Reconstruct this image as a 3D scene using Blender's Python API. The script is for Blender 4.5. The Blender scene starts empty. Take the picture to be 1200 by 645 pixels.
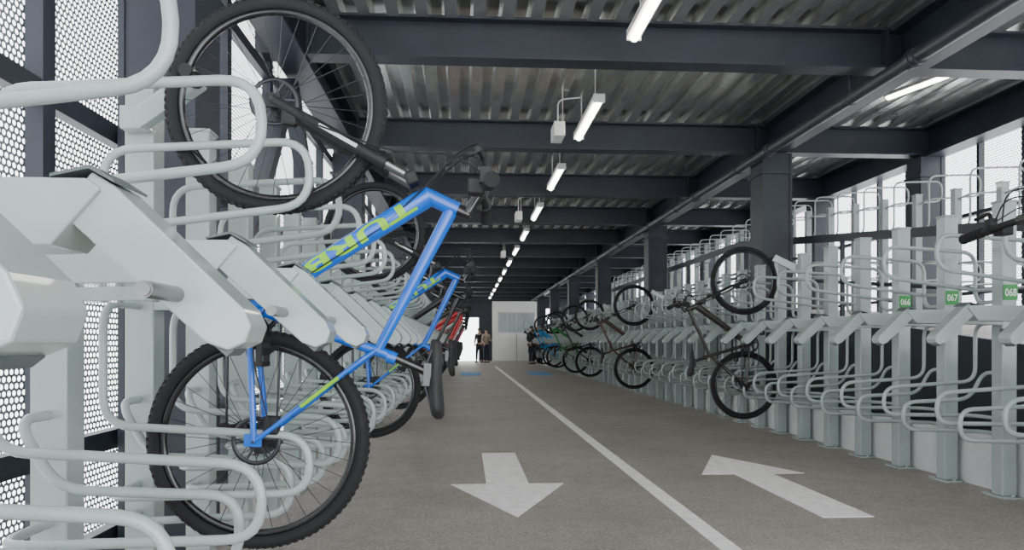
import bpy, bmesh, math, random
from mathutils import Vector, Matrix
random.seed(7)
PI = math.pi
COL = bpy.context.scene.collection

# ------------------------------------------------------------------ materials
def mat(name, col, rough=0.5, metal=0.0, noise=0.0, nscale=8.0, bump=0.0, bscale=60.0, coat=0.0, emit=None, estr=0.0):
    m = bpy.data.materials.new(name); m.use_nodes = True
    nt = m.node_tree; b = nt.nodes['Principled BSDF']
    b.inputs['Base Color'].default_value = (*col, 1)
    b.inputs['Roughness'].default_value = rough
    b.inputs['Metallic'].default_value = metal
    if coat: b.inputs['Coat Weight'].default_value = coat
    tc = nt.nodes.new('ShaderNodeTexCoord')
    if noise:
        n = nt.nodes.new('ShaderNodeTexNoise'); n.inputs['Scale'].default_value = nscale; n.inputs['Detail'].default_value = 6
        nt.links.new(tc.outputs['Object'], n.inputs['Vector'])
        r = nt.nodes.new('ShaderNodeValToRGB')
        r.color_ramp.elements[0].position = 0.3; r.color_ramp.elements[1].position = 0.7
        r.color_ramp.elements[0].color = (*[c*(1-noise) for c in col], 1)
        r.color_ramp.elements[1].color = (*[min(1, c*(1+noise)) for c in col], 1)
        nt.links.new(n.outputs['Fac'], r.inputs['Fac']); nt.links.new(r.outputs['Color'], b.inputs['Base Color'])
    if bump:
        n2 = nt.nodes.new('ShaderNodeTexNoise'); n2.inputs['Scale'].default_value = bscale; n2.inputs['Detail'].default_value = 4
        nt.links.new(tc.outputs['Object'], n2.inputs['Vector'])
        bp = nt.nodes.new('ShaderNodeBump'); bp.inputs['Strength'].default_value = bump; bp.inputs['Distance'].default_value = 0.01
        nt.links.new(n2.outputs['Fac'], bp.inputs['Height']); nt.links.new(bp.outputs['Normal'], b.inputs['Normal'])
    if emit:
        b.inputs['Emission Color'].default_value = (*emit, 1); b.inputs['Emission Strength'].default_value = estr
    return m

M = {}
M['rack'] = mat('rack_paint', (0.33, 0.39, 0.375), 0.27, 0, 0.05, 6, coat=0.35)
M['rackdark'] = mat('rack_cap', (0.09, 0.11, 0.11), 0.5, 0, 0.05)
M['steel'] = mat('painted_steel', (0.019, 0.025, 0.037), 0.45, 0, 0.15, 3)
M['pipe'] = mat('pipe_paint', (0.038, 0.043, 0.054), 0.42, 0.1, 0.1, 5)
M['chrome'] = mat('chrome', (0.55, 0.55, 0.53), 0.32, 1, 0.05)
M['stanchion'] = mat('stanchion_metal', (0.22, 0.22, 0.22), 0.3, 1, 0.05)
M['black'] = mat('black_plastic', (0.005, 0.005, 0.006), 0.6, 0, 0.1)
M['rubber'] = mat('tyre_rubber', (0.006, 0.006, 0.007), 0.8, 0, 0.2, 40)
M['spoke'] = mat('spoke_steel', (0.05, 0.05, 0.06), 0.35, 0.8, 0.05)
M['white'] = mat('white_paint', (0.58, 0.61, 0.60), 0.6, 0, 0.06, 5)
M['galv'] = mat('lamp_body', (0.6, 0.6, 0.6), 0.5, 0, 0.04)
M['lamp'] = mat('lamp_tube', (1, 1, 1), 0.5, 0, emit=(1.0, 0.93, 0.76), estr=20.0)
M['green'] = mat('green_plate', (0.03, 0.30, 0.06), 0.5, 0, 0.05)
M['text'] = mat('plate_text', (0.8, 0.85, 0.8), 0.6, 0, 0.02)
M['lime'] = mat('lime_decal', (0.24, 0.58, 0.01), 0.4, 0, 0.25, 5)
M['skin'] = mat('skin', (0.45, 0.27, 0.19), 0.6, 0, 0.05)
M['glass'] = mat('pane', (0.36, 0.42, 0.44), 0.15, 0, 0.1, 2)
M['bluefloor'] = mat('blue_floor_paint', (0.12, 0.28, 0.5), 0.8, 0, 0.15)
def paint(n, c): return mat(n, c, 0.24, 0.0, 0.06, 4, coat=0.35)
M['blue'] = paint('bike_blue', (0.0, 0.115, 0.60))
M['red'] = paint('bike_red', (0.5, 0.01, 0.015))
M['bikeblack'] = paint('bike_black', (0.007, 0.007, 0.008))
M['bikegrey'] = paint('bike_brown_grey', (0.028, 0.024, 0.020))
M['bikegreen'] = paint('bike_green', (0.02, 0.22, 0.05))
M['bikewhite'] = paint('bike_white', (0.6, 0.6, 0.6))
M['bikeorange'] = paint('bike_orange', (0.07, 0.03, 0.02))
M['teal'] = paint('bike_light_blue', (0.02, 0.26, 0.6))

def floor_mat():
    m = bpy.data.materials.new('concrete_floor'); m.use_nodes = True; nt = m.node_tree; b = nt.nodes['Principled BSDF']
    tc = nt.nodes.new('ShaderNodeTexCoord')
    def noise(s, d, ro=0.65):
        n = nt.nodes.new('ShaderNodeTexNoise'); n.inputs['Scale'].default_value = s; n.inputs['Detail'].default_value = d
        n.inputs['Roughness'].default_value = ro
        nt.links.new(tc.outputs['Object'], n.inputs['Vector']); return n
    def ramp(src, p0, c0, p1, c1):
        r = nt.nodes.new('ShaderNodeValToRGB'); r.color_ramp.elements[0].position = p0; r.color_ramp.elements[1].position = p1
        r.color_ramp.elements[0].color = (*c0, 1); r.color_ramp.elements[1].color = (*c1, 1); nt.links.new(src.outputs['Fac'], r.inputs['Fac']); return r
    def mul(a, b_):
        mx = nt.nodes.new('ShaderNodeMixRGB'); mx.blend_type = 'MULTIPLY'; mx.inputs['Fac'].default_value = 1
        nt.links.new(a.outputs['Color'], mx.inputs['Color1']); nt.links.new(b_.outputs['Color'], mx.inputs['Color2']); return mx
    a = noise(0.9, 9); c = noise(60, 6, 0.7); dd = noise(9, 9, 0.8)
    r = ramp(a, 0.34, (0.275, 0.248, 0.218), 0.68, (0.37, 0.338, 0.302))
    r2 = ramp(c, 0.35, (0.55, 0.55, 0.55), 0.65, (1.25, 1.25, 1.25))
    r3 = ramp(dd, 0.34, (0.80, 0.79, 0.77), 0.55, (1.05, 1.05, 1.05))
    mx = mul(mul(r, r2), r3)
    nt.links.new(mx.outputs['Color'], b.inputs['Base Color']); b.inputs['Roughness'].default_value = 0.52
    bp = nt.nodes.new('ShaderNodeBump'); bp.inputs['Strength'].default_value = 0.45; bp.inputs['Distance'].default_value = 0.01
    nt.links.new(c.outputs['Fac'], bp.inputs['Height']); nt.links.new(bp.outputs['Normal'], b.inputs['Normal'])
    return m
M['floor'] = floor_mat()

def deck_mat():
    m = bpy.data.materials.new('galvanised_deck'); m.use_nodes = True; nt = m.node_tree; b = nt.nodes['Principled BSDF']
    tc = nt.nodes.new('ShaderNodeTexCoord')
    v = nt.nodes.new('ShaderNodeTexVoronoi'); v.inputs['Scale'].default_value = 14
    nt.links.new(tc.outputs['Object'], v.inputs['Vector'])
    r = nt.nodes.new('ShaderNodeValToRGB'); r.color_ramp.elements[0].position = 0.0; r.color_ramp.elements[1].position = 1.0
    r.color_ramp.elements[0].color = (0.60, 0.61, 0.585, 1); r.color_ramp.elements[1].color = (0.78, 0.79, 0.765, 1)
    nt.links.new(v.outputs['Color'], r.inputs['Fac']); nt.links.new(r.outputs['Color'], b.inputs['Base Color'])
    b.inputs['Metallic'].default_value = 0.92; b.inputs['Roughness'].default_value = 0.22
    return m
M['deck'] = deck_mat()

def perf_mat(name, pitch=0.034, rad=0.37, col=(0.50, 0.52, 0.54)):
    m = bpy.data.materials.new(name); m.use_nodes = True; nt = m.node_tree
    b = nt.nodes['Principled BSDF']; out = nt.nodes['Material Output']
    b.inputs['Base Color'].default_value = (*col, 1); b.inputs['Roughness'].default_value = 0.5
    tc = nt.nodes.new('ShaderNodeTexCoord'); sp = nt.nodes.new('ShaderNodeSeparateXYZ'); nt.links.new(tc.outputs['Object'], sp.inputs[0])
    def mt(op, a, bb=None):
        n = nt.nodes.new('ShaderNodeMath'); n.operation = op
        for i, q in enumerate((a, bb)):
            if q is None: continue
            if isinstance(q, (int, float)): n.inputs[i].default_value = q
            else: nt.links.new(q, n.inputs[i])
        return n.outputs[0]
    A = mt('MULTIPLY', sp.outputs['Y'], 1/pitch); B = mt('MULTIPLY', sp.outputs['Z'], 1/(pitch*1.732))
    A = mt('ADD', A, 1000.0); B = mt('ADD', B, 1000.0)
    def dist(off):
        fa = mt('SUBTRACT', mt('FRACT', mt('ADD', A, off)), 0.5); fb = mt('SUBTRACT', mt('FRACT', mt('ADD', B, off)), 0.5)
        return mt('SQRT', mt('ADD', mt('MULTIPLY', fa, fa), mt('MULTIPLY', mt('MULTIPLY', fb, fb), 3.0)))
    hole = mt('LESS_THAN', mt('MINIMUM', dist(0.0), dist(0.5)), rad)
    tr = nt.nodes.new('ShaderNodeBsdfTransparent'); mx = nt.nodes.new('ShaderNodeMixShader')
    nt.links.new(hole, mx.inputs[0]); nt.links.new(b.outputs[0], mx.inputs[1]); nt.links.new(tr.outputs[0], mx.inputs[2])
    nt.links.new(mx.outputs[0], out.inputs['Surface'])
    return m
M['perf'] = perf_mat('perforated_sheet', 0.032, 0.33, (0.20, 0.215, 0.24))
M['mesh'] = perf_mat('open_mesh', 0.035, 0.40, (0.26, 0.28, 0.31))

# ------------------------------------------------------------------ mesh helpers
class MB:
    def __init__(s): s.v = []; s.f = []; s.sm = []
    def add(s, vs, fs, smooth=False):
        o = len(s.v); s.v += [tuple(v) for v in vs]
        for f in fs: s.f.append([i+o for i in f]); s.sm.append(smooth)
    def box(s, a, b, m=None):
        x0, y0, z0 = a; x1, y1, z1 = b
        vs = [Vector(p) for p in ((x0,y0,z0),(x1,y0,z0),(x1,y1,z0),(x0,y1,z0),(x0,y0,z1),(x1,y0,z1),(x1,y1,z1),(x0,y1,z1))]
        if m is not None: vs = [m @ v for v in vs]
        s.add(vs, [(0,3,2,1),(4,5,6,7),(0,1,5,4),(1,2,6,5),(2,3,7,6),(3,0,4,7)]); return s
    def bar(s, p0, p1, w, h, up=(0,0,1)):
        p0 = Vector(p0); p1 = Vector(p1); d = p1-p0; L = d.length; d.normalize()
        sd = d.cross(Vector(up)).normalized(); u = sd.cross(d)
        m = Matrix((sd, d, u)).transposed().to_4x4(); m.translation = p0
        return s.box((-w/2, 0, -h/2), (w/2, L, h/2), m)
    def cyl(s, p0, p1, r0, r1=None, n=16, cap=True):
        if r1 is None: r1 = r0
        p0 = Vector(p0); p1 = Vector(p1); d = (p1-p0).normalized()
        a = d.orthogonal().normalized(); b = d.cross(a)
        vs = []
        for p, r in ((p0, r0), (p1, r1)):
            for i in range(n):
                t = 2*PI*i/n; vs.append(p + a*math.cos(t)*r + b*math.sin(t)*r)
        s.add(vs, [(i, (i+1)%n, n+(i+1)%n, n+i) for i in range(n)], True)
        if cap: s.add(vs, [tuple(range(n-1, -1, -1)), tuple(range(n, 2*n))])
        return s
    def tube(s, path, r, n=10, closed=False, cap=True):
        P = [Vector(p) for p in path]; N = len(P)
        T = []
        for i in range(N):
            if closed: t = P[(i+1)%N]-P[i-1]
            else: t = P[min(i+1, N-1)]-P[max(i-1, 0)]
            T.append(t.normalized())
        a = T[0].orthogonal().normalized(); vs = []
        for i in range(N):
            a = (a - T[i]*a.dot(T[i])).normalized(); b = T[i].cross(a)
            for j in range(n):
                t = 2*PI*j/n; vs.append(P[i] + a*math.cos(t)*r + b*math.sin(t)*r)
        fs = []
        for i in range(N if closed else N-1):
            k = (i+1) % N
            for j in range(n): fs.append((i*n+j, i*n+(j+1)%n, k*n+(j+1)%n, k*n+j))
        s.add(vs, fs, True)
        if cap and not closed: s.add(vs, [tuple(range(n-1, -1, -1)), tuple(range((N-1)*n, N*n))])
        return s
    def ring(s, prof, c=(0,0,0), n=64, smooth=True):
        c = Vector(c); k = len(prof); vs = []
        for i in range(n):
            t = 2*PI*i/n
            for r, y in prof: vs.append(c + Vector((r*math.cos(t), y, r*math.sin(t))))
        s.add(vs, [(i*k+j, i*k+(j+1)%k, ((i+1)%n)*k+(j+1)%k, ((i+1)%n)*k+j) for i in range(n) for j in range(k)], smooth)
        return s
    def prism(s, prof, y0, y1):
        n = len(prof); vs = [(x, y0, z) for x, z in prof] + [(x, y1, z) for x, z in prof]
        s.add(vs, [(i, (i+1)%n, n+(i+1)%n, n+i) for i in range(n)] + [tuple(range(n-1, -1, -1)), tuple(range(n, 2*n))]); return s
    def build(s, name, m, parent=None, bevel=0.0):
        me = bpy.data.meshes.new(name); me.from_pydata(s.v, [], s.f); me.update()
        for p, q in zip(me.polygons, s.sm): p.use_smooth = q
        bm = bmesh.new(); bm.from_mesh(me)
        bmesh.ops.recalc_face_normals(bm, faces=bm.faces)
        bm.to_mesh(me); bm.free()
        me.materials.append(m)
        o = bpy.data.objects.new(name, me); COL.objects.link(o)
        if parent: o.parent = parent
        if bevel:
            bv = o.modifiers.new('bevel', 'BEVEL'); bv.width = bevel; bv.segments = 2; bv.limit_method = 'ANGLE'
        return o

def fillet(pts, r, k=6):
    P = [Vector(p) for p in pts]; out = [P[0]]
    for i in range(1, len(P)-1):
        a, b, c = P[i-1], P[i], P[i+1]
        la = (a-b).length; lc = (c-b).length; q = min(r, la*0.499, lc*0.499)
        s = b+(a-b).normalized()*q; e = b+(c-b).normalized()*q
        for j in range(k+1):
            t = j/k; out.append(s*(1-t)**2 + b*2*t*(1-t) + e*t*t)
    out.append(P[-1]); return out

def empty(name, loc=(0,0,0), rz=0.0):
    o = bpy.data.objects.new(name, None); COL.objects.link(o); o.location = loc; o.rotation_euler = (0,0,rz); o.empty_display_size = 0.1; return o
def tag(o, label, cat, group=None):
    o['label'] = label; o['category'] = cat
    if group: o['group'] = group
    return o
def struct(o, label=None):
    o['kind'] = 'structure'
    if label: o['label'] = label
    return o
def copy_tree(o, parent=None):
    c = o.copy(); COL.objects.link(c); c.parent = parent
    for ch in list(o.children): copy_tree(ch, c)
    return c
def text_mesh(txt, bold=0.0, strips=0):
    cu = bpy.data.curves.new('lettering', 'FONT'); cu.body = txt; cu.size = 1; cu.resolution_u = 4; cu.offset = bold
    t = bpy.data.objects.new('lettering', cu); COL.objects.link(t)
    dg = bpy.context.evaluated_depsgraph_get(); dg.update()
    me = bpy.data.meshes.new_from_object(t.evaluated_get(dg))
    bpy.data.objects.remove(t)
    bm = bmesh.new(); bm.from_mesh(me)
    ys = [v.co.y for v in bm.verts]; y0, y1 = min(ys), max(ys)
    for k in range(1, strips):
        bmesh.ops.bisect_plane(bm, geom=bm.verts[:]+bm.edges[:]+bm.faces[:], plane_co=(0, y0+(y1-y0)*k/strips, 0), plane_no=(0, 1, 0))
    bm.to_mesh(me); bm.free()
    xs = [v.co.x for v in me.vertices]; x0, x1 = min(xs), max(xs)
    V = [((v.co.x-x0)/(x1-x0), (v.co.y-y0)/(y1-y0)) for v in me.vertices]
    F = [tuple(p.vertices) for p in me.polygons]
    bpy.data.meshes.remove(me); return V, F

# ------------------------------------------------------------------ the setting
XL, XR = -1.75, 6.15
Y0, Y1 = -3.0, 41.0
b = MB(); b.box((XL, Y0, -0.15), (XR, Y1, 0)); struct(b.build('floor', M['floor']), 'grey brown concrete floor')
prof = []; x = XL-0.1; P = 0.24
while x < XR:
    prof += [(x, 3.74), (x+0.10, 3.74), (x+0.125, 3.815), (x+0.215, 3.815)]; x += P
vs = []; n = len(prof)
ys = [Y0 + (Y1-Y0)*i/22 for i in range(23)]
for y in ys: vs += [(p[0], y, p[1]) for p in prof]
b = MB(); b.add(vs, [(j*n+i, j*n+i+1, (j+1)*n+i+1, (j+1)*n+i) for j in range(22) for i in range(n-1)])
b.add([(XL-.1,Y0,3.88),(XR+.1,Y0,3.88),(XR+.1,Y1,3.88),(XL-.1,Y1,3.88)], [(0,1,2,3)])
struct(b.build('ceiling', M['deck']), 'corrugated galvanised steel deck')

def ibeam_x(x0, x1, y, z0, z1, w=0.2, t=0.022):
    b = MB(); b.box((x0, y-w/2, z0), (x1, y+w/2, z0+t)); b.box((x0, y-w/2, z1-t), (x1, y+w/2, z1)); b.box((x0, y-t/2, z0+t), (x1, y+t/2, z1-t))
    return b
def ibeam_y(y0, y1, x, z0, z1, w=0.26, t=0.025):
    b = MB(); b.box((x-w/2, y0, z0), (x+w/2, y1, z0+t)); b.box((x-w/2, y0, z1-t), (x+w/2, y1, z1)); b.box((x-t/2, y0, z0+t), (x+t/2, y1, z1-t))
    return b
BX = [3.45+2.85*i for i in range(14)]
for i, y in enumerate(BX):
    bm = ibeam_x(XL, XR, y, 3.39, 3.74)
    for xx in (-1.3, 3.66, 4.04):
        bm.box((xx-0.012, y-0.1, 3.40), (xx+0.012, y+0.1, 3.73))
    struct(bm.build('ceiling_beam', M['steel']), 'dark steel beam across the ceiling')
for x in (-1.45, 3.85, 5.95):
    struct(ibeam_y(Y0, Y1, x, 3.36, 3.74).build('ceiling_beam', M['steel']), 'dark steel beam running along the column line')
def column(x, y, w=0.38, z0=0.0):
    b = MB(); t = 0.03
    b.box((x-w/2, y-w/2, z0), (x-w/2+t, y+w/2, 3.36)); b.box((x+w/2-t, y-w/2, z0), (x+w/2, y+w/2, 3.36))
    b.box((x-w/2+t, y-w/2+0.01, z0), (x+w/2-t, y-w/2+0.035, 3.36)); b.box((x-w/2+t, y+w/2-0.035, z0), (x+w/2-t, y+w/2-0.01, 3.36))
    b.box((x-w/2-0.05, y-w/2-0.05, z0), (x+w/2+0.05, y+w/2+0.05, z0+0.03))
    b.box((x-w/2-0.03, y-w/2-0.03, 3.1), (x+w/2+0.03, y+w/2+0.03, 3.13))
    return b
for i in range(7):
    y = 3.45+5.7*i
    struct(column(-1.47, y+0.36, 0.36).build('column', M['steel']), 'dark steel column behind the left rack row')
    if y > 4: struct(column(3.87, y, 0.38).build('column', M['steel']), 'dark steel column behind the right rack row')
for i in range(13):
    struct(column(5.9, 3.45+2.85*i, 0.30).build('column', M['steel']), 'dark steel column at the right facade')
def facade(x, name, side, m):
    me = MB(); me.add([(x, Y0, .05), (x, Y1, .05), (x, Y1, 3.8), (x, Y0, 3.8)], [(0,1,2,3)])
    struct(me.build(name, m), 'perforated metal facade sheets')
    fr = MB(); sx = x + (0.05 if side < 0 else -0.05); hw = 0.045 if side < 0 else 0.022
    st = 1.14 if side < 0 else 0.7125
    y = Y0 + (0.38 if side < 0 else 0)
    while y < Y1:
        fr.box((sx-0.035, y-hw, 0), (sx+0.035, y+hw, 3.8)); y += st
    for z in ((0.08, 0.54, 2.0, 3.3) if side < 0 else (0.08, 1.6, 2.55)): fr.box((sx-0.03, Y0, z-hw), (sx+0.03, Y1, z+hw))
    struct(fr.build('trim_1' if side < 0 else 'trim_2', M['steel']), 'steel framing behind the perforated sheets')
facade(XL, 'wall_left', -1, M['perf']); facade(XR, 'wall_right', 1, M['mesh'])
for i in range(6):
    ya = 3.45+5.7*i+0.56; yb = ya+5.3; yc = (ya+yb)/2
    br = MB(); br.bar((-1.55, ya, 0.2), (-1.55, yc, 3.3), 0.1, 0.14, (1,0,0)); br.bar((-1.55, yb, 0.2), (-1.55, yc, 3.3), 0.1, 0.14, (1,0,0))
    if i % 2 == 0: struct(br.build('wall_brace', M['steel']), 'diagonal steel bracing in the left facade')
# back wall
b = MB(); b.box((XL, Y1, 0), (-0.4, Y1+.2, 3.8)); b.box((-0.4, Y1, 2.4), (0.75, Y1+.2, 3.8)); b.box((0.75, Y1, 0), (1.5, Y1+.2, 3.8)); b.box((4.25, Y1, 0), (4.5, Y1+.2, 3.8)); b.box((4.5, Y1, 2.9), (5.2, Y1+.2, 3.8)); b.box((5.2, Y1, 0), (XR, Y1+.2, 3.8)); b.box((1.5, Y1, 3.3), (4.25, Y1+.2, 3.8))
struct(b.build('wall_back', M['steel']), 'dark end wall with bright openings')
dr = MB(); dr.box((1.5, Y1-0.02, 0), (4.25, Y1+0.08, 3.3)); d1 = struct(dr.build('door_1', mat('door_white', (0.85, 0.86, 0.84), 0.6, 0, 0.04, 2)), 'wide white end door with a pale window')
for i in range(4):
    w = MB(); w.box((1.86+i*0.5, Y1-0.05, 1.6), (2.32+i*0.5, Y1-0.02, 2.65)); w.build('window_pane', M['glass'], d1)
w = MB(); w.box((1.8, Y1-0.045, 1.54), (3.88, Y1-0.025, 2.71)); w.build('window_frame', M['white'], d1)
w = MB(); w.box((2.84, Y1-0.04, 0.02), (2.86, Y1-0.021, 1.5)); w.build('door_seam', M['rackdark'], d1)

# ramp behind right row
def rz(y): return min(1.5, max(0.0, 0.1071*(y+2.97)))
yr = [Y0, -2.97, 11.04, Y1-0.05]
vs = []
for y in yr: vs += [(4.12, y, 0.002), (4.12, y, rz(y)+0.01), (XR-0.1, y, rz(y)+0.01), (XR-0.1, y, 0.002)]
b = MB(); b.add(vs, [(i*4+j, i*4+(j+1)%4, i*4+4+(j+1)%4, i*4+4+j) for i in range(3) for j in range(4)] + [(0,1,2,3), (12,13,14,15)])
struct(b.build('ramp', M['floor']), 'raised ramp behind the right rack row')
vs = []
for y in yr[1:]: vs += [(4.06, y, 0), (4.06, y, rz(y)+0.12), (4.115, y, rz(y)+0.12), (4.115, y, 0)]
b = MB(); b.add(vs, [(i*4+j, i*4+(j+1)%4, i*4+4+(j+1)%4, i*4+4+j) for i in range(2) for j in range(4)] + [(0,1,2,3), (8,9,10,11)])
struct(b.build('ramp_side', M['steel']), 'dark steel side of the ramp')
b = MB(); b.box((3.58, 1.5, 0), (3.62, 34, 0.34)); b.box((3.56, 1.5, 0.34), (3.66, 34, 0.37))
struct(b.build('baseboard_right', M['white']), 'low white panel behind the right racks')
g = empty('guard_rail', (4.2, 2.0, rz(2))); tag(g, 'long dark steel guard rail sloping up behind the right rack row', 'railing')
gl = lambda x, y, z: (x-4.2, y-2.0, z-rz(2))
b = MB()
b.bar(gl(4.2, 2, rz(2)+1.0), gl(4.2, 11.04, 2.5), 0.05, 0.09); b.bar(gl(4.2, 11.04, 2.5), gl(4.2, 36, 2.5), 0.05, 0.09)
b.build('top_rail', M['steel'], g)
b = MB(); b.cyl(gl(4.2, 2, rz(2)+.5), gl(4.2, 11.04, 2.0), 0.02); b.cyl(gl(4.2, 11.04, 2.0), gl(4.2, 36, 2.0), 0.02); b.build('middle_rail', M['steel'], g)
y = 2.3
while y < 35:
    b = MB(); b.box(gl(4.18, y-.02, rz(y)+0.0), gl(4.22, y+.02, rz(y)+0.97)); b.build('rail_post', M['steel'], g); y += 2.85

# floor markings
def flat(name, pts, m, label):
    b = MB(); n = len(pts); b.add([(x, y, 0.0005) for x, y in pts]+[(x, y, 0.004) for x, y in pts], [tuple(range(n, 2*n))]+[(i, (i+1)%n, n+(i+1)%n, n+i) for i in range(n)])
    o = b.build(name, m); tag(o, label, 'floor marking'); return o
mark = mat('road_paint', (0.80, 0.80, 0.78), 0.7, 0, 0.12, 14)
flat('lane_line', [(1.23, -2), (1.33, -2), (1.33, 31), (1.23, 31)], mark, 'long straight white line painted down the middle of the floor')
c = 0.30
flat('floor_arrow', [(c, 4.22), (c+.40, 5.22), (c+.15, 5.22), (c+.15, 6.68), (c-.15, 6.68), (c-.15, 5.22), (c-.40, 5.22)], mark, 'white floor arrow pointing toward the viewer, left of the centre line')
c = 2.19
flat('floor_arrow', [(c, 6.45), (c-.40, 5.5), (c-.15, 5.5), (c-.15, 4.1), (c+.15, 4.1), (c+.15, 5.5), (c+.40, 5.5)], mark, 'white floor arrow pointing away, right of the centre line')
flat('floor_patch', [(2.05, 22.5), (2.75, 22.5), (2.75, 25.5), (2.05, 25.5)], M['bluefloor'], 'small blue painted patch on the far right floor')
flat('floor_patch', [(-0.15, 22.5), (0.5, 22.5), (0.5, 25.0), (-0.15, 25.0)], M['bluefloor'], 'small blue painted patch on the far left floor')

# pipe
pp = empty('ceiling_pipe', (3.62, 1.0, 3.30)); tag(pp, 'long dark round pipe hung below the right ceiling beam', 'pipe')
b = MB(); b.cyl((0, 0, 0), (0, 39, 0), 0.058, n=20); b.build('pipe', M['pipe'], pp)
for i in range(13):
    y = 1.3+2.85*i+0.6
    b = MB(); b.cyl((0, y-0.07, 0), (0, y+0.07, 0), 0.072, n=20); b.cyl((0, y-0.015, 0), (0, y+0.015, 0), 0.080, n=20); b.build('coupling', M['pipe'], pp)
    b = MB(); b.cyl((0, y+1.0, 0.05), (0, y+1.0, 0.44), 0.008, n=8); b.ring([(0.065, y+.985), (0.058, y+.985), (0.058, y+1.015), (0.065, y+1.015)], n=20); b.build('hanger', M['pipe'], pp)

# lamps
def lamp(x, y, z, label, group, first=[None]):
    if first[0] is None:
        t = empty('ceiling_lamp', (x, y, z))
        b = MB(); b.box((-0.055, -0.66, 0.0), (0.055, 0.66, 0.05)); b.box((-0.057, -0.68, -0.03), (0.057, -0.66, 0.055)); b.box((-0.057, 0.66, -0.03), (0.057, 0.68, 0.055)); b.build('housing', M['galv'], t)
        b = MB(); b.cyl((0, -0.655, -0.018), (0, 0.655, -0.018), 0.032, n=16); b.build('diffuser', M['lamp'], t)
        for s in (-0.45, 0.45):
            b = MB(); b.cyl((0, s, 0.05), (0, s, 0.36), 0.006, n=6); b.build('hanger', M['chrome'], t)
        first[0] = t
    else:
        t = copy_tree(first[0]); t.location = (x, y, z)
    tag(t, label, 'lamp', group); return t
def nth(k):
    if 10 <= k % 100 <= 20: return f'{k}th'
    return f'{k}' + {1: 'st', 2: 'nd', 3: 'rd'}.get(k % 10, 'th')
for i in range(13):
    lamp(1.33, 5.1+2.85*i, 3.42, f'glowing tube lamp above the aisle, {nth(i+1)} from the near end', 'tube lamps above the aisle')
l = lamp(4.50, 6.9, 3.54, 'single glowing tube lamp above the ramp near the top right corner', None); l.rotation_euler = (0, 0, 0.30); l.scale = (0.7, 0.75, 0.7)
if 'group' in l.keys(): del l['group']
for i, (x, y) in enumerate(((1.02, 8.1), (0.98, 13.6), (1.0, 19.4))):
    t = empty('junction_box', (x, y, 3.38)); tag(t, f'small white box hanging beside the aisle lamps, {nth(i+1)} nearest', 'junction box')
    b = MB(); b.box((-0.06, -0.16, -0.14), (0.06, 0.16, 0.02)); b.build('body', M['galv'], t, 0.008)
    b = MB(); b.tube(fillet([(0, 0, 0.02), (0, 0, 0.30), (0.25, 0, 0.33)], 0.08), 0.008, 8); b.build('cable', M['galv'], t)
    b = MB(); b.cyl((0.04, -0.1, 0.02), (0.04, -0.1, 0.37), 0.006, n=6); b.build('hanger', M['chrome'], t)

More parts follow.
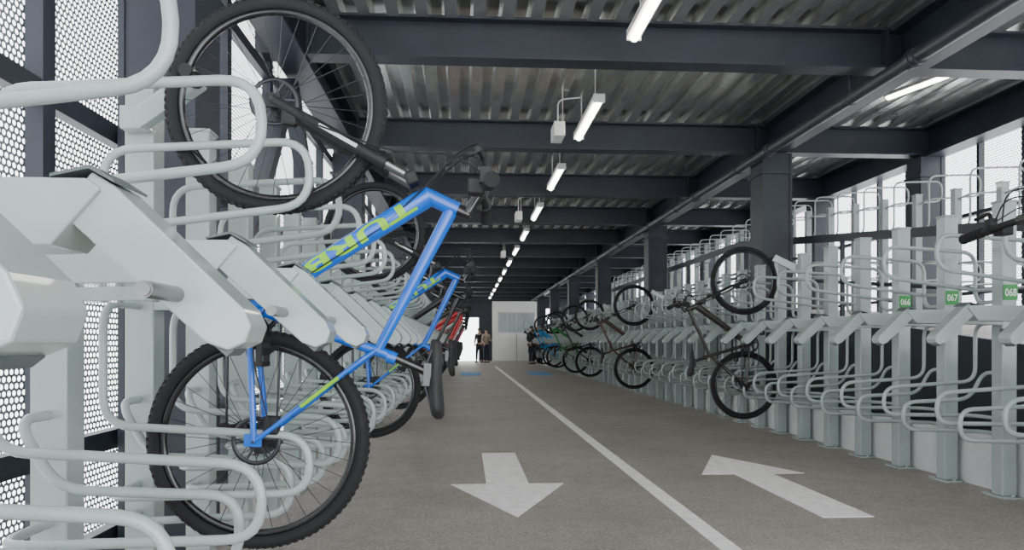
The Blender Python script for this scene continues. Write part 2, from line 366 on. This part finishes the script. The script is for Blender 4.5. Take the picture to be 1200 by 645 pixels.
# ------------------------------------------------------------------ racks
def rack_proto(post_h=1.92):
    t = empty('bike_rack')
    b = MB(); b.box((-0.05, -0.05, 0.012), (0.05, 0.05, post_h)); b.box((-0.056, -0.056, post_h-0.012), (0.056, 0.056, post_h+0.004))
    b.build('post', M['rack'], t, 0.006)
    b = MB(); b.box((-0.06, -0.10, 0), (0.075, 0.10, 0.012))
    for s in (-0.08, 0.08): b.cyl((0, s, 0.012), (0, s, 0.03), 0.012, n=6)
    b.build('base_plate', M['rack'], t)
    w = 0.042
    b = MB()
    b.prism([(0.05, 1.212), (0.665, 1.212), (0.682, 1.198), (0.62, 1.125), (0.05, 1.115)], -w-0.008, w+0.008)
    a = b.build('arm', M['rack'], t, 0.003)
    b = MB(); b.prism([(0.668, 1.222), (0.695, 1.205), (0.860, 1.045), (0.870, 1.022), (0.862, 1.000), (0.840, 0.990), (0.812, 1.000), (0.628, 1.168)], -w, w)
    b.build('bent_leg', M['rack'], a, 0.003)
    b = MB(); b.prism([(0.70, 1.100), (0.835, 0.982), (0.845, 0.990), (0.71, 1.112)], -w+0.012, w-0.012); b.build('channel_liner', M['rackdark'], a)
    b = MB(); b.prism([(0.62, 1.213), (0.668, 1.224), (0.70, 1.206), (0.70, 1.210), (0.67, 1.229), (0.62, 1.217)], -w-0.008, w+0.008); b.build('cover_plate', M['rackdark'], a)
    b = MB(); b.cyl((0.775, -0.14, 1.063), (0.775, -w, 1.063), 0.0105, n=18); b.cyl((0.775, -0.143, 1.063), (0.775, -0.14, 1.063), 0.0085, n=18)
    b.build('pivot_pin', M['stanchion'], a)
    R = 0.0135
    v = -0.287
    b = MB(); b.tube(fillet([(0, -0.05, 1.27), (-0.01, v, 1.27), (-0.01, v, 1.62), (0.64, v, 1.66), (0.645, v, 1.45), (0.05, v, 1.37), (-0.01, v+0.03, 1.36), (0, -0.05, 1.35)], 0.10), R, 12)
    b.build('upper_hoop', M['rack'], t)
    b = MB(); b.tube(fillet([(0, -0.05, 1.13), (-0.01, v, 1.13), (-0.01, v, 0.735), (0.64, v, 0.695), (0.645, v, 0.51), (0.0, v, 0.50), (0, -0.05, 0.50)], 0.095), R, 12)
    b.build('lower_hoop', M['rack'], t)
    v2 = -0.192
    b = MB(); b.tube(fillet([(0, -0.05, 0.80), (0.0, v2, 0.80), (0.10, v2, 0.62), (0.56, v2, 0.60), (0.56, v2, 0.42), (0.0, v2, 0.40), (0, -0.05, 0.40)], 0.08), R, 12)
    b.build('guard_hoop', M['rack'], t)
    b = MB(); b.bar((0.02, -0.10, 1.77), (0.25, -0.165, 1.90), 0.045, 0.075); b.box((-0.04, -0.115, 1.74), (0.05, -0.05, 1.82))
    h = b.build('hook_arm', M['rack'], t, 0.006)
    b = MB(); b.cyl((0.245, -0.19, 1.885), (0.245, -0.28, 1.885), 0.014, n=12); b.cyl((0.245, -0.195, 1.885), (0.245, -0.18, 1.885), 0.028, n=12); b.cyl((0.245, -0.285, 1.885), (0.245, -0.272, 1.885), 0.022, n=12)
    b.build('wheel_hook', M['black'], h)
    return t
proto = rack_proto()
def part(o, nm): return [c for c in o.children if c.name.split('.')[0] == nm][0]
def drop(o):
    for c in list(o.children): bpy.data.objects.remove(c)
    bpy.data.objects.remove(o)
SP = 0.57
used = False
def place_rack(loc, ang, label, group):
    global used
    if not used: o = proto; used = True
    else: o = copy_tree(proto)
    o.location = loc; o.rotation_euler = (0, 0, ang); tag(o, label, 'bike rack', group); return o
LEFT = [0.46+SP*i for i in range(58)]
RIGHT = [2.89+SP*i for i in range(48)]
left_bikes = {4: 'blue', 9: 'blue2', 13: 'bikeblack', 18: 'bikegrey', 22: 'red', 25: 'red', 29: 'bikewhite', 31: 'red', 35: 'bikeblack', 39: 'teal', 43: 'red', 49: 'bikeblack'}
right_bikes = {0: 'bikeblack', 8: 'bikegrey', 17: 'bikeorange', 25: 'bikeblack', 29: 'bikegreen', 36: 'teal', 38: 'teal', 43: 'bikeblack'}
late_short = []; late_plain = []
for i, y in enumerate(LEFT):
    if i < 30: lb = f'pale grey rack holding a bicycle, {nth(i+1)} from near end of left row' if i in left_bikes else f'empty pale grey bike rack, {nth(i+1)} from near end of left row'
    else: lb = 'tiny pale grey bike rack at the far end of the left row'
    if i == 0: y = 0.53
    o = place_rack((-1.15, y, 0), 0, lb, 'bike racks of the left row')
    if i < 4: late_short.append(o)
    elif i not in left_bikes: late_plain.append(o)
plates = {3: '068', 4: '067', 5: '066'}
for i, y in enumerate(RIGHT):
    if i in plates: lb = f'pale grey bike rack in the right row with green number plate {plates[i]}'
    elif i < 30: lb = f'pale grey rack holding a bicycle, {nth(i+1)} from near end of right row' if i in right_bikes else f'empty pale grey bike rack, {nth(i+1)} from near end of right row'
    else: lb = 'tiny pale grey bike rack at the far end of the right row'
    o = place_rack((3.5, y, 0), PI, lb, 'bike racks of the right row')
    if i not in right_bikes: late_plain.append(o)
    if i in plates:
        b = MB(); b.box((-0.048, 0.056, 1.275), (0.048, 0.060, 1.375)); pl = b.build('number_plate', M['green'], o)
        V, F = text_mesh(plates[i], 0.02); b = MB()
        b.add([(0.039-u*0.078, 0.0606, 1.300+w_*0.05) for u, w_ in V], F); b.build('number', M['text'], pl)
for o in late_short:
    part(o, 'post').scale = (1, 1, 0.72)
for o in late_short + late_plain: drop(part(o, 'hook_arm'))
rp_ = empty('ramp_bike_rack')
b = MB(); b.box((-0.035, -0.035, 0.012), (0.035, 0.035, 1.42)); b.box((-0.04, -0.04, 1.41), (0.04, 0.04, 1.425)); b.build('post', M['rack'], rp_)
b = MB(); b.box((-0.06, -0.10, 0), (0.075, 0.10, 0.012)); b.build('base_plate', M['rack'], rp_)
b = MB(); b.tube(fillet([(0, -0.035, 1.05), (0, -0.2, 1.05), (0, -0.2, 1.58), (0.55, -0.2, 1.60), (0.55, -0.2, 1.38), (0.0, -0.2, 1.34), (0, -0.035, 1.32)], 0.09), 0.010, 8); b.build('upper_hoop', M['rack'], rp_)
b = MB(); b.tube(fillet([(0, -0.035, 0.70), (0, -0.2, 0.70), (0.55, -0.2, 0.68), (0.55, -0.2, 0.5), (0.0, -0.2, 0.48), (0, -0.035, 0.46)], 0.08), 0.010, 8); b.build('lower_hoop', M['rack'], rp_)
for i in range(32):
    y = 4.4+0.62*i
    o = rp_ if i == 0 else copy_tree(rp_)
    o.location = (4.75, y, rz(y)+0.012)
    lb = f'slim pale post rack on the ramp behind the guard rail, {nth(i+1)} from near end' if i < 14 else 'small distant post rack on the raised level behind the right row'
    tag(o, lb, 'bike rack', 'post racks on the ramp')

# ------------------------------------------------------------------ bicycles
def wheel(root, x, name, rear):
    b = MB(); b.ring([(0.320, -0.013), (0.320, 0.013), (0.302, 0.010), (0.298, 0.0), (0.302, -0.010)], (0,0,0), 72)
    w = b.build(name, M['bikeblack'], root); w.location = (x, 0, 0)
    b = MB(); R0, r0 = 0.338, 0.0235
    b.ring([(R0+r0*math.cos(2*PI*j/12), r0*math.sin(2*PI*j/12)) for j in range(12)], n=80)
    for row, yy in enumerate((-0.015, 0.0, 0.015)):
        for i in range(90):
            t = 2*PI*(i+0.5*(row % 2))/90; rr = 0.3605 if row == 1 else 0.3555
            m = Matrix.Rotation(-t, 4, 'Y') @ Matrix.Translation((rr, yy, 0))
            b.box((-0.003, -0.005, -0.006), (0.0032, 0.005, 0.006), m)
    b.build('tire', M['rubber'], w)
    b = MB()
    for i in range(32):
        s = 1 if i % 2 else -1; t = 2*PI*i/32; t2 = t + (0.75 if (i//2) % 2 else -0.75)
        b.cyl((0.022*math.cos(t2), s*0.03, 0.022*math.sin(t2)), (0.302*math.cos(t), s*0.003, 0.302*math.sin(t)), 0.0013, n=5, cap=False)
    b.build('spokes', M['spoke'], w)
    b = MB(); b.cyl((0, -0.055, 0), (0, 0.055, 0), 0.012, n=14); b.cyl((0, -0.033, 0), (0, -0.027, 0), 0.027, n=18); b.cyl((0, 0.027, 0), (0, 0.033, 0), 0.027, n=18); b.cyl((0, -0.03, 0), (0, 0.03, 0), 0.018, n=14)
    b.cyl((0, -0.08, 0), (0, 0.08, 0), 0.005, n=8)
    b.build('hub', M['spoke'], w)
    b = MB(); b.ring([(0.08, 0.040), (0.08, 0.042), (0.066, 0.042), (0.066, 0.040)], n=40)
    for i in range(6):
        t = 2*PI*i/6; b.bar((0.015*math.cos(t), 0.041, 0.015*math.sin(t)), (0.067*math.cos(t+0.4), 0.041, 0.067*math.sin(t+0.4)), 0.006, 0.002, (0,1,0))
    b.build('brake_disc', M['spoke'], w)
    if rear:
        b = MB()
        for i in range(8):
            r = 0.055-0.0045*i; b.cyl((0, -0.036-0.004*i, 0), (0, -0.0375-0.004*i, 0), r, n=28)
        b.cyl((0, -0.034, 0), (0, -0.068, 0), 0.018, n=16)
        b.build('cassette', M['spoke'], w)
    return w
BB = Vector((0.435, 0, -0.05)); HTb = Vector((0.85, 0, 0.49)); HTt = Vector((0.80, 0, 0.615))
def bike_proto():
    t = empty('bicycle')
    b = MB()
    D0 = BB + Vector((0.01, 0, 0.01)); D1 = Vector((0.842, 0, 0.515))
    b.cyl(D0, D1, 0.029, 0.036, n=24)
    b.cyl((0.312, 0, 0.372), (0.808, 0, 0.598), 0.016, 0.023, n=18)
    b.cyl(BB, (0.296, 0, 0.425), 0.0170, n=18)
    b.cyl(HTb, HTt, 0.027, n=20)
    b.cyl((0.435, -0.036, -0.05), (0.435, 0.036, -0.05), 0.024, n=20)
    for s in (-1, 1):
        b.tube(fillet([(0.42, s*0.025, -0.045), (0.33, s*0.045, -0.037), (0.1, s*0.068, -0.008), (0, s*0.068, 0)], 0.06), 0.0100, 12)
        b.tube(fillet([(0.313, s*0.014, 0.365), (0.28, s*0.042, 0.325), (0.05, s*0.068, 0.06), (0, s*0.068, 0.0)], 0.05), 0.0085, 12)
        b.box((-0.015, s*0.068-0.004, -0.03), (0.025, s*0.068+0.004, 0.025))
    b.cyl((0.296, 0, 0.405), (0.288, 0, 0.435), 0.021, n=18)
    fr = b.build('frame', M['blue'], t)
    V, F = text_mesh('TURBO', 0.03, 10)
    e = (D0-D1).normalized(); nrm = Vector((e.z, 0, -e.x))
    if nrm.z < 0: nrm = -nrm
    Lt = (D0-D1).length; L = 0.56; H = 0.048
    for side in (1, -1):
        b = MB(); vs = []
        for u, w in V:
            q = (w-0.5)*H
            pos = (D1 + e*(0.055+u*L)) if side > 0 else (D1 + e*(0.055+L-u*L))
            rr = 0.036-0.007*(pos-D1).length/Lt+0.0012
            vs.append(pos + nrm*q + Vector((0, side*math.sqrt(max(1e-6, rr*rr-q*q)), 0)))
        b.add(vs, F)
        b.build('lettering', M['lime'], fr)
    for s in (-1, 1):
        b = MB(); b.cyl((0.22, s*0.0540, 0.256), (0.12, s*0.0635, 0.141), 0.0070, n=12)
        b.build('stripe', M['lime'], fr)
    # fork
    b = MB(); C0 = Vector((0.884, 0, 0.46)); A0 = Vector((1.11, 0, 0)); d = (A0-C0).normalized()
    for s in (-1, 1):
        o = Vector((0, s*0.062, 0))
        b.cyl(C0+o+d*0.10, A0+o, 0.022, 0.016, n=16); b.cyl(C0+o+d*0.095, C0+o+d*0.125, 0.0245, n=16); b.box((1.085, s*0.062-0.007, -0.02), (1.13, s*0.062+0.007, 0.025))
    pa = C0+d*0.125
    b.tube(fillet([pa+Vector((0, -0.062, 0)), pa+Vector((0.015, -0.05, 0.035)), pa+Vector((0.015, 0.05, 0.035)), pa+Vector((0, 0.062, 0))], 0.03), 0.011, 10)
    fk = b.build('fork', M['black'], t)
    for s in (-1, 1):
        b = MB(); o = Vector((0, s*0.062, 0)); b.cyl(C0+o, C0+o+d*0.11, 0.0155, n=16); b.build('stanchion', M['stanchion'], fk)
        b = MB(); b.bar(C0+o+d*0.20+Vector((0, s*0.0205, 0)), C0+o+d*0.34+Vector((0, s*0.0190, 0)), 0.012, 0.002, (0, 1, 0)); b.build('fork_decal', M['white'], fk)
    b = MB(); b.box((-0.022, -0.085, -0.02), (0.022, 0.085, 0.02), Matrix.Translation(C0) @ Matrix.Rotation(0.45, 4, 'Y')); b.cyl(C0+Vector((-0.01,0,0)), HTb, 0.02, n=14); b.build('fork_crown', M['black'], fk, 0.008)
    # stem, bars
    b = MB(); b.cyl(HTt, (0.786, 0, 0.655), 0.019, n=16); b.cyl((0.788, 0, 0.645), (0.872, 0, 0.69), 0.019, 0.018, n=16); b.cyl((0.872, -0.028, 0.69), (0.872, 0.028, 0.69), 0.024, n=16)
    b.build('stem', M['bikeblack'], t)
    b = MB(); b.tube(fillet([(0.835, -0.34, 0.715), (0.855, -0.17, 0.71), (0.872, -0.06, 0.69), (0.872, 0.06, 0.69), (0.855, 0.17, 0.71), (0.835, 0.34, 0.715)], 0.05), 0.0155, 12)
    hb = b.build('handlebar', M['black'], t)
    for s in (-1, 1):
        b = MB(); b.cyl((0.8482, s*0.225, 0.7118), (0.835, s*0.348, 0.715), 0.0195, 0.021, n=16)
        for k in range(7):
            f = k/6; b.cyl((0.8482-0.0115*f, s*(0.23+0.105*f), 0.712+.0025*f), (0.8475-0.0115*f, s*(0.238+0.105*f), 0.712+.0025*f), 0.0225, n=14)
        b.cyl((0.8350, s*0.343, 0.715), (0.8345, s*0.351, 0.715), 0.024, n=16)
        b.build('grip', M['rubber'], hb)
        b = MB(); b.cyl((0.855, s*0.175, 0.71), (0.852, s*0.2, 0.711), 0.022, n=14); b.box((0.855, s*0.19-0.018, 0.682), (0.905, s*0.19+0.018, 0.716))
        b.tube(fillet([(0.89, s*0.185, 0.70), (0.935, s*0.22, 0.685), (0.925, s*0.33, 0.670)], 0.02), 0.009, 8)
        b.build('brake_lever', M['black'], hb)
        b = MB(); b.box((0.825, s*0.15-0.03, 0.645), (0.875, s*0.15+0.03, 0.697)); b.build('shifter', M['black'], hb, 0.005)
    b = MB()
    for s, k in ((1, 0.0), (-1, 0.02), (1, 0.035)):
        b.tube(fillet([(0.89, s*0.165, 0.70-k), (0.985+k, s*0.10, 0.70), (0.97+k, -s*0.02, 0.60), (0.86, -s*0.035, 0.50), (0.72, -s*0.03, 0.365)], 0.08), 0.0034, 6)
    b.tube(fillet([(0.89, 0.17, 0.69), (0.96, 0.12, 0.60), (0.96, 0.085, 0.40), (1.04, 0.085, 0.12), (1.09, 0.075, 0.07)], 0.08), 0.0030, 6)
    b.tube(fillet([(0.72, 0.03, 0.365), (0.45, 0.03, 0.0), (0.30, 0.06, -0.03), (0.05, 0.075, 0.05)], 0.08), 0.0026, 6)
    b.build('cables', M['black'], t)
    for nm, p in (('front_caliper', (1.06, 0.05, 0.05)), ('rear_caliper', (0.055, 0.05, 0.045))):
        b = MB(); b.box((p[0]-0.03, p[1]-0.018, p[2]-0.02), (p[0]+0.03, p[1]+0.02, p[2]+0.03)); b.build(nm, M['black'], t, 0.008)
    # seat
    b = MB(); b.cyl((0.299, 0, 0.415), (0.246, 0, 0.552), 0.0148, n=14); b.box((0.205, -0.03, 0.53), (0.28, 0.03, 0.555)); b.build('seatpost', M['bikeblack'], t)
    b = MB()
    prof = [(0.362, 0.010, 0.562, 0.010), (0.352, 0.018, 0.565, 0.018), (0.31, 0.023, 0.568, 0.022), (0.25, 0.034, 0.568, 0.022), (0.19, 0.058, 0.572, 0.025), (0.14, 0.072, 0.578, 0.026), (0.108, 0.062, 0.584, 0.022), (0.096, 0.03, 0.586, 0.012)]
    K = 16; vs = []
    for x_, hw, zc, th in prof:
        for j in range(K):
            a = 2*PI*j/K; vs.append((x_, hw*math.cos(a), zc+th*math.sin(a)))
    fs = [(i*K+j, i*K+(j+1)%K, (i+1)*K+(j+1)%K, (i+1)*K+j) for i in range(len(prof)-1) for j in range(K)]
    b.add(vs, fs, True); b.add(vs, [tuple(range(K)), tuple(range((len(prof)-1)*K, len(prof)*K))])
    sd = b.build('saddle', M['black'], t)
    for s in (-1, 1):
        b = MB(); b.tube([(0.15, s*0.028, 0.555), (0.20, s*0.022, 0.538), (0.27, s*0.02, 0.536), (0.33, s*0.012, 0.555)], 0.0035, 6); b.build('saddle_rail', M['spoke'], sd)
    # crank
    ca = 2.6; cd = Vector((math.cos(ca), 0, math.sin(ca)))
    b = MB(); b.bar(BB+Vector((0, 0.072, 0)), BB+cd*0.172+Vector((0, 0.080, 0)), 0.028, 0.014, (0,1,0)); b.bar(BB+Vector((0, -0.072, 0)), BB-cd*0.172+Vector((0, -0.080, 0)), 0.028, 0.014, (0,1,0)); b.cyl(BB+Vector((0, -0.08, 0)), BB+Vector((0, 0.08, 0)), 0.014, n=14)
    ck = b.build('crank', M['black'], t)
    b = MB(); b.ring([(0.088, -0.049), (0.088, -0.045), (0.072, -0.045), (0.072, -0.049)], BB, 48)
    for i in range(5):
        a = 2*PI*i/5; b.bar(BB+Vector((0, -0.047, 0)), BB+Vector((0.075*math.cos(a), -0.047, 0.075*math.sin(a))), 0.016, 0.005, (0,1,0))
    for i in range(36):
        a = 2*PI*i/36; b.box((-0.0025,-0.001,-0.0025),(0.0025,0.001,0.0025), Matrix.Translation(BB+Vector((0.0895*math.cos(a), -0.047, 0.0895*math.sin(a)))))
    b.build('chainring', M['spoke'], ck)
    for s in (1, -1):
        p = BB+cd*0.165*s+Vector((0, s*0.145, 0)); b = MB()
        b.box((p.x-0.045, p.y-0.048, p.z-0.011), (p.x-0.030, p.y+0.048, p.z+0.011)); b.box((p.x+0.030, p.y-0.048, p.z-0.011), (p.x+0.045, p.y+0.048, p.z+0.011))
        b.box((p.x-0.045, p.y-0.048, p.z-0.009), (p.x+0.045, p.y-0.036, p.z+0.009)); b.box((p.x-0.045, p.y+0.036, p.z-0.009), (p.x+0.045, p.y+0.048, p.z+0.009)); b.cyl((p.x, p.y-0.062, p.z), (p.x, p.y+0.045, p.z), 0.011, n=10)
        b.build('pedal', M['black'], ck)
    b = MB(); pts = []
    for i in range(13): a = PI/2-PI*i/12; pts.append(BB+Vector((0.088*math.cos(a), -0.047, 0.088*math.sin(a))))
    pts += [Vector((0.04, -0.047, -0.125)), Vector((0.015, -0.047, -0.13)), Vector((0.02, -0.047, -0.06))]
    for i in range(9): a = -PI/2-PI*i/8; pts.append(Vector((0.042*math.cos(a), -0.047, 0.042*math.sin(a))))
    b.tube(pts, 0.0042, 6, closed=True); b.build('chain', M['spoke'], t)
    b = MB(); b.bar((0.01, -0.062, -0.02), (0.035, -0.062, -0.075), 0.03, 0.014, (0,1,0)); b.bar((0.035, -0.056, -0.07), (0.025, -0.056, -0.135), 0.02, 0.004, (0,1,0)); b.cyl((0.033,-0.055,-0.075), (0.033,-0.042,-0.075), 0.02, n=14); b.cyl((0.025,-0.055,-0.13), (0.025,-0.042,-0.13), 0.02, n=14)
    b.build('derailleur', M['black'], t)
    wheel(t, 0, 'rear_wheel', True); wheel(t, 1.11, 'front_wheel', False)
    return t
bproto = bike_proto(); bused = [False]
def place_bike(x, y, z, side, tilt, paintm, label, group=None, plain=True):
    o = copy_tree(bproto) if bused[0] else bproto
    if not bused[0]: bused[0] = True
    s, c = math.sin(tilt), math.cos(tilt)
    if side < 0: ax = ((s,0,c), (0,-1,0), (c,0,-s))
    else: ax = ((-s,0,c), (0,1,0), (-c,0,-s))
    m = Matrix(ax).transposed().to_4x4(); m.translation = (x, y, z)
    o.rotation_mode = 'XYZ'; o.location = (x, y, z); o.rotation_euler = m.to_euler('XYZ')
    for ch in o.children:
        if ch.name.startswith('frame') and paintm is not M['blue']:
            ch.data = ch.data.copy(); ch.data.materials[0] = paintm
            if plain:
                for q in list(ch.children): bpy.data.objects.remove(q)
    tag(o, label, 'bicycle', group); return o
cname = {'blue': 'bright blue mountain bike', 'blue2': 'blue mountain bike', 'red': 'red bicycle', 'bikeblack': 'black bicycle', 'bikegrey': 'dark brown-grey bicycle', 'bikegreen': 'green bicycle', 'bikewhite': 'white bicycle', 'bikeorange': 'dark brown bicycle', 'teal': 'light blue bicycle'}
cnt = 0
for i, ccc in left_bikes.items():
    y = LEFT[i]-0.24; cnt += 1
    if cnt == 1: lb = 'large bright blue mountain bike with lime lettering hung upright in the nearest foreground'
    elif cnt == 2: lb = 'second blue mountain bike hung upright, just behind the large foreground one'
    else: lb = f'{cname[ccc]} hung upright in the left row, {nth(cnt)} bicycle from the near end'
    mm = M['blue'] if ccc == 'blue2' else M[ccc]
    place_bike(-0.68, y, 0.68, -1, 0.052 if cnt == 1 else random.uniform(0.02, 0.05), mm, lb, 'bicycles hung in the left row')
cnt = 0
for i, ccc in right_bikes.items():
    y = RIGHT[i]+0.24; cnt += 1; bx, bz = 2.96, 0.55
    if cnt == 1: lb = 'black bicycle at the right edge of the photo showing only its handlebar'; y = 2.98; bx = 3.05; bz = 0.65
    elif cnt == 2: lb = 'dark brown-grey bicycle hung upright in the right row, the nearest fully visible there'
    else: lb = f'{cname[ccc]} hung upright in the right row, {nth(cnt)} bicycle from the near end'
    place_bike(bx, y, bz, 1, 0.0 if cnt < 3 else random.uniform(0, 0.03), M[ccc], lb, 'bicycles hung in the right row')

# ------------------------------------------------------------------ people
def skin(name, pts, edges, m, parent, sub=1):
    me = bpy.data.meshes.new(name); bm = bmesh.new(); L = bm.verts.layers.skin.verify()
    vs = []
    for i, (x, y, z, r) in enumerate(pts):
        v = bm.verts.new((x, y, z)); v[L].radius = (r, r); v[L].use_root = (i == 0); vs.append(v)
    for a, c_ in edges: bm.edges.new((vs[a], vs[c_]))
    bm.to_mesh(me); bm.free(); me.materials.append(m)
    o = bpy.data.objects.new(name, me); COL.objects.link(o); o.parent = parent
    k = o.modifiers.new('skin', 'SKIN'); k.use_smooth_shade = True
    s = o.modifiers.new('subdiv', 'SUBSURF'); s.levels = sub; s.render_levels = sub
    return o
def person(x, y, ang, scale, top, leg, label, bend=0.0, hair=(0.02, 0.015, 0.01)):
    t = empty('person', (x, y, 0), ang); t.scale = (scale,)*3
    tag(t, label, 'person')
    P = [(0,0,0.95,0.12), (0,0,1.10,0.11), (0,0,1.30,0.135), (0,0.0,1.44,0.08), (0,-0.005,1.52,0.05), (0,-0.015,1.60,0.075), (0,-0.01,1.69,0.075)]
    E = [(0,1),(1,2),(2,3),(3,4),(4,5),(5,6)]
    for s in (-1, 1):
        k = len(P)
        fwd = bend if s > 0 else bend*0.3
        P += [(s*0.16,0,1.41,0.055), (s*0.215,0.03,1.14,0.042), (s*0.20,-0.10-fwd,0.95+fwd*0.8,0.028), (s*0.195,-0.13-fwd,0.90+fwd*0.9,0.032)]
        E += [(3,k),(k,k+1),(k+1,k+2),(k+2,k+3)]
        bx, by, bz = P[k+3][:3]
        for q, (dx, ln) in enumerate(((-0.026,0.06),(-0.009,0.075),(0.009,0.07),(0.026,0.055))):
            a = len(P)
            P += [(bx+dx, by-0.01, bz-0.035, 0.009), (bx+dx, by-0.02, bz-0.035-ln, 0.007)]; E += [(k+3,a),(a,a+1)]
        a = len(P); P += [(bx-s*0.03, by-0.03, bz-0.02, 0.010), (bx-s*0.03, by-0.05, bz-0.06, 0.008)]; E += [(k+3,a),(a,a+1)]
        k = len(P)
        sp = 0.09 if s > 0 else -0.06
        P += [(s*0.09,0,0.88,0.085), (s*0.11,-0.03+sp*0.4,0.50,0.06), (s*0.12,0.02+sp,0.10,0.04), (s*0.13,-0.13+sp,0.04,0.035)]
        E += [(0,k),(k,k+1),(k+1,k+2),(k+2,k+3)]
    skin('body', P, E, M['skin'], t)
    P = [(0,0,0.92,0.145), (0,0,1.10,0.135), (0,0,1.30,0.16), (0,0,1.43,0.10)]; E = [(0,1),(1,2),(2,3)]
    for s in (-1, 1):
        fwd = bend if s > 0 else bend*0.3; k = len(P)
        P += [(s*0.165,0,1.41,0.075), (s*0.215,0.03,1.14,0.058), (s*0.202,-0.09-fwd*.9,0.97+fwd*0.75,0.042)]; E += [(3,k),(k,k+1),(k+1,k+2)]
    skin('jacket', P, E, top, t)
    P = [(0,0,0.93,0.13)]; E = []
    for s in (-1, 1):
        sp = 0.09 if s > 0 else -0.06; k = len(P)
        P += [(s*0.09,0,0.86,0.10), (s*0.11,-0.03+sp*0.4,0.50,0.075), (s*0.12,0.02+sp,0.10,0.06)]; E += [(0,k),(k,k+1),(k+1,k+2)]
    skin('trousers', P, E, leg, t)
    for s in (-1, 1):
        sp = 0.09 if s > 0 else -0.06
        b = MB(); b.box((s*0.125-0.048, -0.19+sp, 0.0), (s*0.125+0.048, 0.08+sp, 0.075)); b.build('shoe', M['black'], t, 0.025)
    b = MB(); R = 0.098; K = 14; rows = 6; vs = []
    for i in range(rows+1):
        ph = (PI*0.56)*i/rows
        for j in range(K): a = 2*PI*j/K; vs.append((R*math.sin(ph)*math.cos(a), 0.02+R*1.1*math.sin(ph)*math.sin(a), 1.665+R*math.cos(ph)*1.05))
    b.add(vs, [(i*K+j, i*K+(j+1)%K, (i+1)*K+(j+1)%K, (i+1)*K+j) for i in range(rows) for j in range(K)], True)
    b.build('hair', mat('hair', hair, 0.7, 0, 0.1), t)
    b = MB(); b.cyl((0, -0.085, 1.63), (0, -0.112, 1.60), 0.008, 0.014, n=8); b.build('nose', M['skin'], t)
    for s in (-1, 1):
        b = MB(); b.cyl((s*0.03, -0.07, 1.635), (s*0.03, -0.088, 1.635), 0.010, n=8); b.build('eye', M['black'], t)
    b = MB(); b.box((-0.022, -0.092, 1.568), (0.022, -0.07, 1.576)); b.build('mouth', mat('lips', (0.3, 0.1, 0.09), 0.6), t)
    return t
navy = mat('navy_cloth', (0.02, 0.025, 0.045), 0.8, 0, 0.1); blk = mat('black_cloth', (0.012, 0.012, 0.014), 0.85, 0, 0.1); maroon = mat('maroon_cloth', (0.16, 0.02, 0.03), 0.8, 0, 0.1); beige = mat('beige_cloth', (0.3, 0.25, 0.2), 0.8, 0, 0.1)
person(3.12, 34.6, 0.5, 1.02, blk, navy, 'person in black jacket standing right of the far white door, facing the viewer', 0.15)
person(3.46, 35.6, -0.5, 0.98, maroon, blk, 'person in maroon top standing beside the person in black jacket', 0.05)
person(1.05, 37.2, 0.4, 0.98, beige, navy, 'person in beige top standing far back in front of the dark wall', 0.2)
person(0.72, 37.9, -0.3, 1.0, blk, blk, 'person in all black clothes standing farthest left at the end wall', 0.1)

# ------------------------------------------------------------------ light, camera
w = bpy.data.worlds.new('sky'); bpy.context.scene.world = w; w.use_nodes = True
nt = w.node_tree; bg = nt.nodes['Background']; bg.inputs['Strength'].default_value = 6.8
tc = nt.nodes.new('ShaderNodeTexCoord'); nz = nt.nodes.new('ShaderNodeTexNoise'); nz.inputs['Scale'].default_value = 3
nt.links.new(tc.outputs['Generated'], nz.inputs['Vector']); rp = nt.nodes.new('ShaderNodeValToRGB')
rp.color_ramp.elements[0].color = (0.84, 0.88, 0.94, 1); rp.color_ramp.elements[1].color = (1, 1, 1, 1)
nt.links.new(nz.outputs['Fac'], rp.inputs['Fac']); nt.links.new(rp.outputs['Color'], bg.inputs['Color'])

cam = bpy.data.cameras.new('camera'); co = bpy.data.objects.new('camera', cam); COL.objects.link(co)
co.location = (0, 0, 1.0); co.rotation_euler = (PI/2, 0, -math.radians(3.63))
cam.lens = 26.0; cam.sensor_width = 36; cam.sensor_fit = 'HORIZONTAL'; cam.shift_y = 79.5/1200; cam.clip_start = 0.02; cam.clip_end = 300
bpy.context.scene.camera = co
